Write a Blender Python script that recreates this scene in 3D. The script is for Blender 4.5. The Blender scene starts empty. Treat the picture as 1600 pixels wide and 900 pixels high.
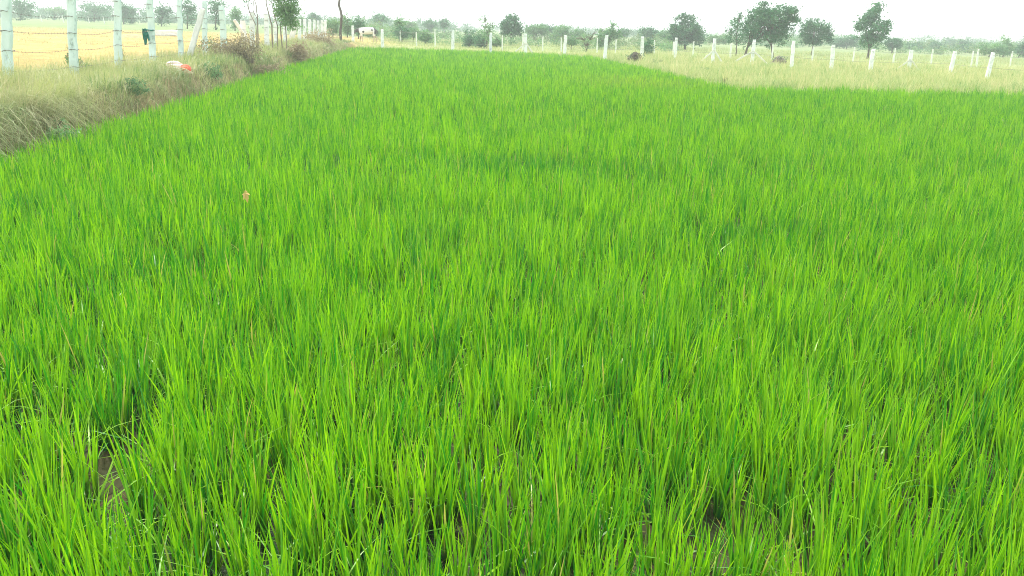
import bpy, bmesh, math, random
import numpy as np
from mathutils import Vector, Matrix

random.seed(7)
RS = np.random.RandomState(11)
R = math.radians
scene = bpy.context.scene

# ------------------------------------------------------------------ camera
FOC = 1280.0
PITCH, ROLL, CAMH = R(17.6), R(1.75), 1.85
cam_d = bpy.data.cameras.new("camera")
cam = bpy.data.objects.new("camera", cam_d)
scene.collection.objects.link(cam)
cam_d.sensor_width = 36.0
cam_d.lens = FOC / 1600 * 36
cam_d.clip_start = 0.05
cam_d.clip_end = 6000
cam.matrix_world = (Matrix.Translation((0, 0, CAMH)) @ Matrix.Rotation(R(90) - PITCH, 4, 'X')
                    @ Matrix.Rotation(ROLL, 4, 'Z'))
scene.camera = cam
scene.render.resolution_x, scene.render.resolution_y = 1024, 576

# ------------------------------------------------------------------ sky, sun, exposure
SUN_EL, SUN_AZ = R(56), R(-35)          # azimuth from +Y towards +X
world = bpy.data.worlds.new("World")
scene.world = world
world.use_nodes = True
wn, wl = world.node_tree.nodes, world.node_tree.links
wn.clear()
sky = wn.new('ShaderNodeTexSky')
sky.sky_type = 'NISHITA'
sky.sun_disc = False
sky.sun_elevation = SUN_EL
sky.sun_rotation = SUN_AZ
sky.air_density, sky.dust_density, sky.ozone_density = 1.0, 4.0, 1.0
veil = wn.new('ShaderNodeMixRGB')        # a bright layer of thin overcast before the blue
veil.inputs[0].default_value = 0.82
veil.inputs[2].default_value = (11.5, 11.8, 11.6, 1)
bg = wn.new('ShaderNodeBackground')
bg.inputs[1].default_value = 0.1
wo = wn.new('ShaderNodeOutputWorld')
wl.new(sky.outputs[0], veil.inputs[1])
wl.new(veil.outputs[0], bg.inputs[0])
wl.new(bg.outputs[0], wo.inputs[0])

sun_d = bpy.data.lights.new("sun", 'SUN')
sun_d.energy = 3.4
sun_d.angle = R(4)
sun_d.color = (1.0, 0.955, 0.87)
sun = bpy.data.objects.new("sun", sun_d)
scene.collection.objects.link(sun)
sdir = Vector((math.sin(SUN_AZ) * math.cos(SUN_EL), math.cos(SUN_AZ) * math.cos(SUN_EL), math.sin(SUN_EL)))
sun.rotation_euler = sdir.to_track_quat('Z', 'Y').to_euler()
sun.location = (0, 0, 30)

vs = scene.view_settings
vs.view_transform = 'Standard'
vs.look = 'None'
vs.exposure = 0.84
vs.gamma = 1
vs.use_curve_mapping = False
scene.cycles.use_denoising = True
scene.cycles.denoising_input_passes = 'RGB_ALBEDO_NORMAL'
scene.cycles.denoising_prefilter = 'NONE'
scene.cycles.filter_width = 1.0
HAZE_DENSITY = 0.0019

# ------------------------------------------------------------------ helpers: photo direction -> place
def ray(px, py):
    x, y = (px - 800) / FOC, -(py - 450) / FOC
    x, y = x * math.cos(ROLL) - y * math.sin(ROLL), x * math.sin(ROLL) + y * math.cos(ROLL)
    return np.array([x, math.cos(PITCH) + y * math.sin(PITCH), -math.sin(PITCH) + y * math.cos(PITCH)])

def hit(px, py, z):
    d = ray(px, py); t = (z - CAMH) / d[2]
    return d[0] * t, d[1] * t

def at(px, py, dist):
    d = ray(px, py); t = dist / math.hypot(d[0], d[1])
    return np.array([d[0] * t, d[1] * t, CAMH + d[2] * t])

def sstep(a, b, x):
    t = np.clip((x - a) / (b - a), 0, 1)
    return t * t * (3 - 2 * t)

def vnoise(x, y, s, seed=0):            # smooth value noise 0..1
    x = np.asarray(x, float) / s + 1000.3 + seed * 17.7; y = np.asarray(y, float) / s + 1000.9 + seed * 9.1
    xi, yi = np.floor(x), np.floor(y); fx, fy = x - xi, y - yi
    fx, fy = fx * fx * (3 - 2 * fx), fy * fy * (3 - 2 * fy)
    def h(a, b):
        v = np.sin(a * 127.1 + b * 311.7 + seed * 74.7) * 43758.5453
        return v - np.floor(v)
    return (h(xi, yi) * (1 - fx) + h(xi + 1, yi) * fx) * (1 - fy) + (h(xi, yi + 1) * (1 - fx) + h(xi + 1, yi + 1) * fx) * fy

# rice paddy outline (world metres)
FIELD = np.array([(-4.2, -12), (-5.95, 7), (-6.45, 11), (-7.5, 19.5), (-8.9, 31), (-10.0, 42), (-11.9, 59.5), (-9, 60),
                  (-4, 60), (0, 59.4), (4.9, 56), (5.4, 50), (6.0, 43), (6.7, 34), (7.3, 27.2), (12.5, 28.4), (17.5, 29.4), (42, 35), (70, 40), (70, -12)])
def inside(x, y, poly=FIELD):
    x, y = np.asarray(x, float), np.asarray(y, float)
    r = np.zeros(x.shape, bool); n = len(poly); j = n - 1
    for i in range(n):
        xi, yi = poly[i]; xj, yj = poly[j]
        c = ((yi > y) != (yj > y)) & (x < (xj - xi) * (y - yi) / (yj - yi + 1e-12) + xi)
        r ^= c; j = i
    return r
def edist(x, y, poly=FIELD):            # distance to the outline, negative inside
    x, y = np.asarray(x, float), np.asarray(y, float)
    d = np.full(x.shape, 1e9); n = len(poly)
    for i in range(n):
        a, b = poly[i], poly[(i + 1) % n]; ab = b - a
        t = np.clip(((x - a[0]) * ab[0] + (y - a[1]) * ab[1]) / (ab @ ab), 0, 1)
        d = np.minimum(d, np.hypot(x - a[0] - t * ab[0], y - a[1] - t * ab[1]))
    return np.where(inside(x, y, poly), -d, d)
def left_side(x, y):                    # >0 left of the paddy edge, metres
    return (-5.25 - 0.111 * y) - x
def ground_z(x, y):
    x, y = np.asarray(x, float), np.asarray(y, float)
    ed = edist(x, y); ls = left_side(x, y)
    lf = sstep(0, 1, (ls + .7 + 5 * sstep(57, 75, y)) / (.8 + 6 * sstep(57, 75, y)))   # left plateau against the far/right land
    rough = (vnoise(x, y, .35, 3) - .5) * .08 + (vnoise(x, y, .15, 13) - .5) * .04 * (y < 45) + (vnoise(x, y, 1.6, 4) - .5) * .06
    bank = 0.52 * sstep(0.0, 0.5, ed) + rough
    right = 0.10 * sstep(0.0, 0.8, ed) + rough * .6
    z = bank * lf + right * (1 - lf)
    return np.where(ed < 0.0, -0.03, z)

def ghit(px, py, dz=0.0):               # where the view ray meets the land
    z = dz + .2
    for _ in range(12):
        x, y = hit(px, py, z); z = .5 * z + .5 * (float(ground_z(x, y)) + dz)
    return math.hypot(x, y)

# ------------------------------------------------------------------ helpers: objects
def tag(o, label=None, cat=None, group=None, kind=None):
    if label: o['label'] = label
    if cat: o['category'] = cat
    if group: o['group'] = group
    if kind: o['kind'] = kind
    return o

def empty(name, loc=(0, 0, 0)):
    o = bpy.data.objects.new(name, None)
    o.location = loc; o.empty_display_size = .2
    scene.collection.objects.link(o)
    return o

def mesh_obj(name, V, Fc, mat, parent=None, smooth=False, tint=None, origin=None):
    """V (n,3) world coordinates, Fc (m,4) or list of faces"""
    V = np.asarray(V, np.float32)
    if origin is None:
        origin = (0, 0, 0) if parent is None else tuple(parent.location)
    V = V - np.array(origin, np.float32)
    me = bpy.data.meshes.new(name)
    if isinstance(Fc, np.ndarray):
        m, k = Fc.shape
        me.vertices.add(len(V)); me.vertices.foreach_set('co', V.ravel())
        me.loops.add(m * k); me.loops.foreach_set('vertex_index', Fc.astype(np.int32).ravel())
        me.polygons.add(m)
        me.polygons.foreach_set('loop_start', (np.arange(m) * k).astype(np.int32))
        me.update(calc_edges=True)
    else:
        me.from_pydata([tuple(v) for v in V], [], Fc)
    if smooth:
        me.polygons.foreach_set('use_smooth', np.ones(len(me.polygons), bool))
    if tint is not None:
        a = me.color_attributes.new('tint', 'FLOAT_COLOR', 'POINT')
        c = np.ones((len(V), 4), np.float32); c[:, :3] = tint
        a.data.foreach_set('color', c.ravel())
    me.materials.append(mat)
    me.update()
    o = bpy.data.objects.new(name, me)
    scene.collection.objects.link(o)
    if parent is not None:
        o.parent = parent
    else:
        o.location = origin
    return o

class MB:
    """collects tubes, boxes and rough solids"""
    def __init__(s): s.v, s.f = [], []
    def tube(s, pts, rad, n=6, cap=True):
        pts = [Vector(p) for p in pts]; b = len(s.v)
        up = Vector((0.13, 0.21, 0.97)).normalized()
        for i, p in enumerate(pts):
            d = (pts[min(i + 1, len(pts) - 1)] - pts[max(i - 1, 0)]).normalized()
            r_ = rad[i] if hasattr(rad, '__len__') else rad
            a = d.cross(up)
            if a.length < 1e-3: a = d.cross(Vector((1, 0, 0)))
            a.normalize(); c = d.cross(a).normalized()
            for k in range(n):
                t = 2 * math.pi * k / n
                s.v.append(p + a * (math.cos(t) * r_) + c * (math.sin(t) * r_))
        for i in range(len(pts) - 1):
            for k in range(n):
                s.f.append((b + i * n + k, b + i * n + (k + 1) % n, b + (i + 1) * n + (k + 1) % n, b + (i + 1) * n + k))
        if cap:
            s.f.append(tuple(b + k for k in range(n))[::-1])
            s.f.append(tuple(b + (len(pts) - 1) * n + k for k in range(n)))
    def slab(s, p0, p1, w, t, seg=7, rough=.012, taper=.8, seed=0, side=(1, 0, 0)):
        """rough-hewn stone slab from p0 to p1, w wide, t thick, chamfered corners"""
        rn = random.Random(seed); p0, p1 = Vector(p0), Vector(p1); d = (p1 - p0).normalized()
        a = Vector(side); a = (a - d * a.dot(d)).normalized(); c = d.cross(a).normalized(); b = len(s.v)
        prof = [(-.5, -.36), (-.38, -.5), (.38, -.5), (.5, -.36), (.5, .36), (.38, .5), (-.38, .5), (-.5, .36)]
        for i in range(seg + 1):
            u = i / seg; k = 1 - (1 - taper) * u
            if i == seg: k *= .86
            ox, oy = rn.uniform(-1, 1) * rough, rn.uniform(-1, 1) * rough
            for (x, y) in prof:
                s.v.append(p0 + (p1 - p0) * u + a * (x * w * k + ox + rn.uniform(-1, 1) * rough * .5)
                           + c * (y * t * k + oy + rn.uniform(-1, 1) * rough * .5) + d * rn.uniform(-1, 1) * (rough if i == seg else 0))
        for i in range(seg):
            for k in range(8):
                s.f.append((b + i * 8 + k, b + i * 8 + (k + 1) % 8, b + (i + 1) * 8 + (k + 1) % 8, b + (i + 1) * 8 + k))
        s.f.append(tuple(b + k for k in range(8))[::-1]); s.f.append(tuple(b + seg * 8 + k for k in range(8)))
    def build(s, name, mat, parent=None, smooth=False, origin=None):
        return mesh_obj(name, np.array([tuple(v) for v in s.v]), s.f, mat, parent, smooth, None, origin)

def blades(P, L, az, lean, curve, w, nseg, face=None):
    """ribbon blades. P (n,3) roots, L length, az lean azimuth, lean angle, curve droop, w width -> V, F, t"""
    n = len(P); t = np.linspace(0, 1, nseg + 1)[None, :]
    L_, le, cu = L[:, None], lean[:, None], curve[:, None]
    out = L_ * (np.sin(le) * t + cu * t * t)
    up = L_ * (np.cos(le) * t - .55 * cu * t * t * (1 + cu * t))
    cx = P[:, 0:1] + out * np.cos(az)[:, None]; cy = P[:, 1:2] + out * np.sin(az)[:, None]; cz = P[:, 2:3] + up
    fa = (az + math.pi / 2 if face is None else face)[:, None]
    ww = w[:, None] * np.clip(.62 + .9 * t - 1.46 * t * t, .05, 1) * .5
    dx, dy = np.cos(fa) * ww, np.sin(fa) * ww
    V = np.empty((n, nseg + 1, 2, 3), np.float32)
    V[:, :, 0, 0], V[:, :, 0, 1], V[:, :, 0, 2] = cx - dx, cy - dy, cz
    V[:, :, 1, 0], V[:, :, 1, 1], V[:, :, 1, 2] = cx + dx, cy + dy, cz
    k = np.arange(n)[:, None] * (nseg + 1) * 2 + np.arange(nseg)[None, :] * 2
    F_ = np.stack([k, k + 1, k + 3, k + 2], -1).reshape(-1, 4)
    T = np.broadcast_to(t[:, :, None], (n, nseg + 1, 2)).reshape(-1)
    return V.reshape(-1, 3), F_, T

def rep(a, nseg): return np.repeat(a, (nseg + 1) * 2)

def join(parts):
    V, F_, T = [], [], []; b = 0
    for v, f, t in parts:
        V.append(v); F_.append(f + b); T.append(t); b += len(v)
    return np.concatenate(V), np.concatenate(F_), np.concatenate(T)

# ------------------------------------------------------------------ materials
def new_mat(name):
    m = bpy.data.materials.new(name); m.use_nodes = True
    nt = m.node_tree; nt.nodes.clear()
    return m, nt.nodes, nt.links

def ramp(nodes, stops, fac=None, links=None):
    r = nodes.new('ShaderNodeValToRGB'); e = r.color_ramp.elements
    while len(e) < len(stops): e.new(.5)
    for i, (p, c) in enumerate(stops):
        e[i].position = p; e[i].color = (*c, 1)
    if fac is not None: links.new(fac, r.inputs[0])
    return r

def leaf_mat(name, young, old, base, dry, trans=.38, rough=.5, gloss=.35):
    """tint attribute: r = hue mix, g = along the blade, b = dryness"""
    m, n, l = new_mat(name)
    at_ = n.new('ShaderNodeAttribute'); at_.attribute_name = 'tint'
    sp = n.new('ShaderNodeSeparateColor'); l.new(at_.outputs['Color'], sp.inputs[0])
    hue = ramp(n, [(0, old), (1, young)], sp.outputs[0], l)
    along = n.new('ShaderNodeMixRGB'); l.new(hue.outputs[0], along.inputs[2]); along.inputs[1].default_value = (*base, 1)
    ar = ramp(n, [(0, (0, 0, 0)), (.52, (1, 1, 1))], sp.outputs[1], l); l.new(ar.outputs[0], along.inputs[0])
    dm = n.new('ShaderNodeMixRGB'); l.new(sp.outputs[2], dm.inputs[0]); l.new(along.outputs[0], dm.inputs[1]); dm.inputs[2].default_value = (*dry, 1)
    pb = n.new('ShaderNodeBsdfPrincipled'); l.new(dm.outputs[0], pb.inputs['Base Color'])
    pb.inputs['Roughness'].default_value = rough; pb.inputs['Specular IOR Level'].default_value = gloss
    tr = n.new('ShaderNodeBsdfTranslucent')
    hs = n.new('ShaderNodeHueSaturation'); hs.inputs['Saturation'].default_value = 1.1; hs.inputs['Value'].default_value = 1.25
    l.new(dm.outputs[0], hs.inputs['Color']); l.new(hs.outputs[0], tr.inputs['Color'])
    mx = n.new('ShaderNodeMixShader'); mx.inputs[0].default_value = trans
    l.new(pb.outputs[0], mx.inputs[1]); l.new(tr.outputs[0], mx.inputs[2])
    o = n.new('ShaderNodeOutputMaterial'); l.new(mx.outputs[0], o.inputs[0])
    return m

def rough_mat(name, stops, scale=6, rough=.85, bump=.3, detail=6, stretch=(1, 1, 1), spec=.3):
    m, n, l = new_mat(name)
    tc = n.new('ShaderNodeTexCoord'); mp = n.new('ShaderNodeMapping'); mp.inputs['Scale'].default_value = stretch
    l.new(tc.outputs['Object'], mp.inputs[0])
    nz = n.new('ShaderNodeTexNoise'); nz.inputs['Scale'].default_value = scale; nz.inputs['Detail'].default_value = detail; nz.inputs['Roughness'].default_value = .65
    l.new(mp.outputs[0], nz.inputs['Vector'])
    r = ramp(n, stops, nz.outputs[0], l)
    pb = n.new('ShaderNodeBsdfPrincipled'); l.new(r.outputs[0], pb.inputs['Base Color'])
    pb.inputs['Roughness'].default_value = rough; pb.inputs['Specular IOR Level'].default_value = spec
    bp = n.new('ShaderNodeBump'); bp.inputs['Strength'].default_value = bump; bp.inputs['Distance'].default_value = .02
    l.new(nz.outputs[0], bp.inputs['Height']); l.new(bp.outputs[0], pb.inputs['Normal'])
    o = n.new('ShaderNodeOutputMaterial'); l.new(pb.outputs[0], o.inputs[0])
    return m

M = {}
M['rice'] = leaf_mat('rice_leaf', young=(.275, .55, .022), old=(.042, .235, .024), base=(.010, .072, .034), dry=(.50, .42, .13), trans=.40, rough=.40, gloss=.45)  # base: darker sheath green, with the blue-green shade of the gaps painted in
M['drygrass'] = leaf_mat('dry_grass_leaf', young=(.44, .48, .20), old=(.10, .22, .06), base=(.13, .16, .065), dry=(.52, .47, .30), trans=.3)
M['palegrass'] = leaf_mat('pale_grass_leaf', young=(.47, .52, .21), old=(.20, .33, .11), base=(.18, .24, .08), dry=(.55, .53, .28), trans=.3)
M['leaf'] = leaf_mat('tree_leaf', young=(.085, .27, .115), old=(.020, .115, .055), base=(.04, .09, .03), dry=(.16, .17, .07), trans=.25)
M['leaf_pale'] = leaf_mat('pale_tree_leaf', young=(.19, .38, .14), old=(.06, .20, .09), base=(.08, .13, .05), dry=(.26, .25, .13), trans=.28)
M['leaf_brown'] = leaf_mat('dead_leaf', young=(.36, .33, .20), old=(.17, .17, .09), base=(.16, .14, .08), dry=(.42, .34, .22), trans=.2)
M['bark'] = rough_mat('bark', [(.3, (.05, .042, .032)), (.7, (.16, .13, .10))], 8, .9, .6, stretch=(3, 3, .6))
M['bark_pale'] = rough_mat('bark_pale', [(.3, (.16, .14, .11)), (.7, (.34, .30, .24))], 8, .9, .6, stretch=(3, 3, .6))
M['stone'] = rough_mat('whitewashed_stone', [(.30, (.26, .36, .33)), (.42, (.56, .72, .68)), (.75, (.68, .83, .80))], 5, .9, .35, stretch=(1, 1, .55))
M['stone_bright'] = rough_mat('bright_whitewash', [(.32, (.46, .52, .50)), (.46, (.74, .80, .79)), (.7, (.83, .87, .87))], 5, .9, .3)
M['stone_prop'] = rough_mat('grey_stone_prop', [(.3, (.52, .54, .48)), (.7, (.76, .77, .70))], 5, .9, .3)
M['stone_far'] = rough_mat('pale_stone', [(.3, (.60, .66, .60)), (.7, (.80, .84, .79))], 5, .9, .3)
M['wire'] = rough_mat('rusty_wire', [(.3, (.12, .125, .115)), (.7, (.22, .215, .19))], 60, .6, 0)
M['mud_heap'] = rough_mat('soil_heap', [(.3, (.30, .24, .12)), (.7, (.48, .40, .22))], 5, .95, .5)

# mud between the rice
m, n, l = new_mat('wet_mud')
tc = n.new('ShaderNodeTexCoord')
nz = n.new('ShaderNodeTexNoise'); nz.inputs['Scale'].default_value = 2.2; nz.inputs['Detail'].default_value = 8; nz.inputs['Roughness'].default_value = .7
l.new(tc.outputs['Object'], nz.inputs['Vector'])
r1 = ramp(n, [(.32, (.015, .026, .010)), (.5, (.042, .044, .016)), (.68, (.085, .070, .026))], nz.outputs[0], l)
nz2 = n.new('ShaderNodeTexNoise'); nz2.inputs['Scale'].default_value = .9; nz2.inputs['Detail'].default_value = 3
l.new(tc.outputs['Object'], nz2.inputs['Vector'])
r2 = ramp(n, [(.40, (.30, .30, .30)), (.56, (.9, .9, .9))], nz2.outputs[0], l)
pb = n.new('ShaderNodeBsdfPrincipled'); l.new(r1.outputs[0], pb.inputs['Base Color']); l.new(r2.outputs[0], pb.inputs['Roughness']); pb.inputs['Specular IOR Level'].default_value = .25
bp = n.new('ShaderNodeBump'); bp.inputs['Strength'].default_value = .5; bp.inputs['Distance'].default_value = .02
l.new(nz.outputs[0], bp.inputs['Height']); l.new(bp.outputs[0], pb.inputs['Normal'])
o = n.new('ShaderNodeOutputMaterial'); l.new(pb.outputs[0], o.inputs[0])
M['mud'] = m

# land: real soil / stubble / turf colour from the tint attribute, broken up by noise
m, n, l = new_mat('land')
tc = n.new('ShaderNodeTexCoord'); at_ = n.new('ShaderNodeAttribute'); at_.attribute_name = 'tint'
nz = n.new('ShaderNodeTexNoise'); nz.inputs['Scale'].default_value = 1.1; nz.inputs['Detail'].default_value = 10; nz.inputs['Roughness'].default_value = .72
l.new(tc.outputs['Object'], nz.inputs['Vector'])
nzb = n.new('ShaderNodeTexNoise'); nzb.inputs['Scale'].default_value = .07; nzb.inputs['Detail'].default_value = 4
l.new(tc.outputs['Object'], nzb.inputs['Vector'])
r1 = ramp(n, [(.3, (.62, .60, .55)), (.7, (1.3, 1.28, 1.22))], nz.outputs[0], l)
r2 = ramp(n, [(.35, (.86, .90, .86)), (.65, (1.12, 1.06, 1.0))], nzb.outputs[0], l)
mu = n.new('ShaderNodeMixRGB'); mu.blend_type = 'MULTIPLY'; mu.inputs[0].default_value = 1
mu2 = n.new('ShaderNodeMixRGB'); mu2.blend_type = 'MULTIPLY'; mu2.inputs[0].default_value = 1
l.new(at_.outputs[0], mu.inputs[1]); l.new(r1.outputs[0], mu.inputs[2]); l.new(mu.outputs[0], mu2.inputs[1]); l.new(r2.outputs[0], mu2.inputs[2])
pb = n.new('ShaderNodeBsdfPrincipled'); l.new(mu2.outputs[0], pb.inputs['Base Color']); pb.inputs['Roughness'].default_value = .95
pb.inputs['Specular IOR Level'].default_value = .15
bp = n.new('ShaderNodeBump'); bp.inputs['Strength'].default_value = .5; bp.inputs['Distance'].default_value = .04
l.new(nz.outputs[0], bp.inputs['Height']); l.new(bp.outputs[0], pb.inputs['Normal'])
o = n.new('ShaderNodeOutputMaterial'); l.new(pb.outputs[0], o.inputs[0])
M['land'] = m

# ------------------------------------------------------------------ ground
def grid_lines(lo, hi, fine_lo, fine_hi, step, grow=1.22):
    a = list(np.arange(fine_lo, fine_hi, step)); s = step
    x = a[-1]
    while x < hi: s *= grow; x += s; a.append(min(x, hi))
    s = step; x = a[0]; b = []
    while x > lo: s *= grow; x -= s; b.append(max(x, lo))
    return np.array(b[::-1] + a)
# rows along the left edge: u across (sheared with the paddy edge), v along
us = grid_lines(-1200, 1200, -12.0, 20.0, .2)
us = np.unique(np.concatenate([us, np.arange(-2.4, .6, .08)]))      # u = -left_side
vv = grid_lines(-60, 1600, -6, 70, .4)
U, Vv = np.meshgrid(us, vv)
X = U + (-5.25 - .111 * np.clip(Vv, -60, 120)); Y = Vv
Z = ground_z(X, Y)
def land_tint(x, y):
    ls = left_side(x, y); ed = edist(x, y)
    dist = np.hypot(x, y)
    gold = np.array([.40, .305, .125]); ggreen = np.array([.19, .27, .12]); soil = np.array([.21, .185, .10])
    pale = np.array([.26, .32, .13]); olive = np.array([.20, .27, .13])
    wob = (vnoise(x, y, 14, 5) - .5) * 30 + (vnoise(x, y, 60, 6) - .5) * 40
    a = sstep(72, 100, dist + wob * .7)[..., None]
    left = gold * (1 - a) + ggreen * a
    b = sstep(62, 110, dist + wob * .6)[..., None]
    right = pale * (1 - b) + olive * b
    k = sstep(0, 1, (ls + .7 + 5 * sstep(57, 75, y)) / (.8 + 6 * sstep(57, 75, y)))[..., None]
    c = left * k + right * (1 - k)
    bankm = (k[..., 0] * (1 - sstep(.3, 1.1, ed)))[..., None]
    c = c * (1 - bankm) + soil * bankm
    turf = (k[..., 0] * sstep(.6, 1.2, ed) * (1 - sstep(3.2, 5.0, ed)))[..., None] * .6
    return c * (1 - turf) + np.array([.30, .28, .14]) * turf
Tn = land_tint(X, Y).reshape(-1, 3)
nu, nv = len(us), len(vv)
idx = np.arange(nu * nv).reshape(nv, nu)
Fg = np.stack([idx[:-1, :-1], idx[:-1, 1:], idx[1:, 1:], idx[1:, :-1]], -1).reshape(-1, 4)
g = mesh_obj('ground', np.stack([X, Y, Z], -1).reshape(-1, 3), Fg, M['land'], smooth=True, tint=Tn)
tag(g, 'dry farmland spreading flat to the horizon around the green paddy', kind='structure')

gx = grid_lines(-13, 70, -7.5, 8, .25, 1.15); gy = grid_lines(-12, 61, 0, 16, .25, 1.12)
GX, GY = np.meshgrid(gx, gy)
GZ = (vnoise(GX, GY, .5, 8) - .5) * .035 + (vnoise(GX, GY, .18, 9) - .5) * .015 + .030 * sstep(-.6, .5, GX)
idx = np.arange(GX.size).reshape(GX.shape)
Fm = np.stack([idx[:-1, :-1], idx[:-1, 1:], idx[1:, 1:], idx[1:, :-1]], -1).reshape(-1, 4)
cx = GX.ravel()[Fm].mean(1); cy = GY.ravel()[Fm].mean(1)
Fm = Fm[edist(cx, cy) < .12]
mud = mesh_obj('paddy_mud', np.stack([GX, GY, GZ + .008], -1).reshape(-1, 3), Fm, M['mud'], smooth=True)
tag(mud, 'wet brown mud and shallow water under the young rice', kind='structure')

m, n, l = new_mat('shallow_water')
pb = n.new('ShaderNodeBsdfPrincipled'); pb.inputs['Base Color'].default_value = (.022, .034, .018, 1); pb.inputs['Roughness'].default_value = .14
tc = n.new('ShaderNodeTexCoord'); nz = n.new('ShaderNodeTexNoise'); nz.inputs['Scale'].default_value = 22; nz.inputs['Detail'].default_value = 3; l.new(tc.outputs['Object'], nz.inputs['Vector'])
bp = n.new('ShaderNodeBump'); bp.inputs['Strength'].default_value = .35; bp.inputs['Distance'].default_value = .01; l.new(nz.outputs[0], bp.inputs['Height']); l.new(bp.outputs[0], pb.inputs['Normal'])
o = n.new('ShaderNodeOutputMaterial'); l.new(pb.outputs[0], o.inputs[0]); M['water'] = m
wx, wy = np.meshgrid(np.arange(-7, 6.1, .5), np.arange(-2, 20.1, .5))
idx = np.arange(wx.size).reshape(wx.shape)
Fw = np.stack([idx[:-1, :-1], idx[:-1, 1:], idx[1:, 1:], idx[1:, :-1]], -1).reshape(-1, 4)
Fw = Fw[edist(wx.ravel()[Fw].mean(1), wy.ravel()[Fw].mean(1)) < -.3]
tag(mesh_obj('water', np.stack([wx, wy, np.full(wx.shape, .006)], -1).reshape(-1, 3), Fw, M['water'], smooth=True),
    'thin grey puddled water standing between the near rice tufts', kind='structure')

# low far hill on the right horizon
hv, hf = [], []
hx = np.linspace(60, 760, 60)
prof = 4 + 10 * sstep(150, 420, hx) * (.75 + .5 * vnoise(hx, hx * 0, 70, 2)) * (1 - .6 * sstep(600, 760, hx))
for i, x in enumerate(hx):
    for j, (dy, k) in enumerate([(-60, 0), (-30, .6), (0, 1), (40, .7), (90, 0)]):
        hv.append((x, 720 - x * .1 + dy, -0.5 + prof[i] * k))
for i in range(59):
    for j in range(4): hf.append((i * 5 + j, i * 5 + 5 + j, i * 5 + 6 + j, i * 5 + 1 + j))
M['hill'] = rough_mat('hill_scrub', [(.3, (.10, .15, .09)), (.7, (.20, .24, .14))], .03, .95, .0)
tag(mesh_obj('hills', hv, hf, M['hill'], smooth=True), kind='structure')

# ------------------------------------------------------------------ rice
parts = []; tints = []
dark_c = np.array(hit(860, 236, .4)); dark_d = np.array(hit(1190, 330, .4)); dark_e = np.array(hit(300, 365, .4))
gaps = [hit(195, 735, 0) + (.17, .50), hit(165, 830, 0) + (.20, .24), hit(60, 700, 0) + (.20, .26), hit(480, 765, 0) + (.12, .12), hit(725, 840, 0) + (.13, .14),
        hit(812, 760, 0) + (.10, .10), hit(620, 880, 0) + (.11, .1), hit(1020, 640, 0) + (.10, .12), hit(255, 575, 0) + (.13, .16), hit(400, 545, 0) + (.12, .1),
        hit(480, 690, 0) + (.10, .12), hit(1440, 880, 0) + (.12, .08), hit(540, 690, 0) + (.08, .10), hit(740, 895, 0) + (.14, .1),
        hit(95, 880, 0) + (.12, .1), hit(1600, 820, 0) + (.12, .12), hit(1040, 560, 0) + (.08, .12), hit(310, 850, 0) + (.08, .1)]
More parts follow.
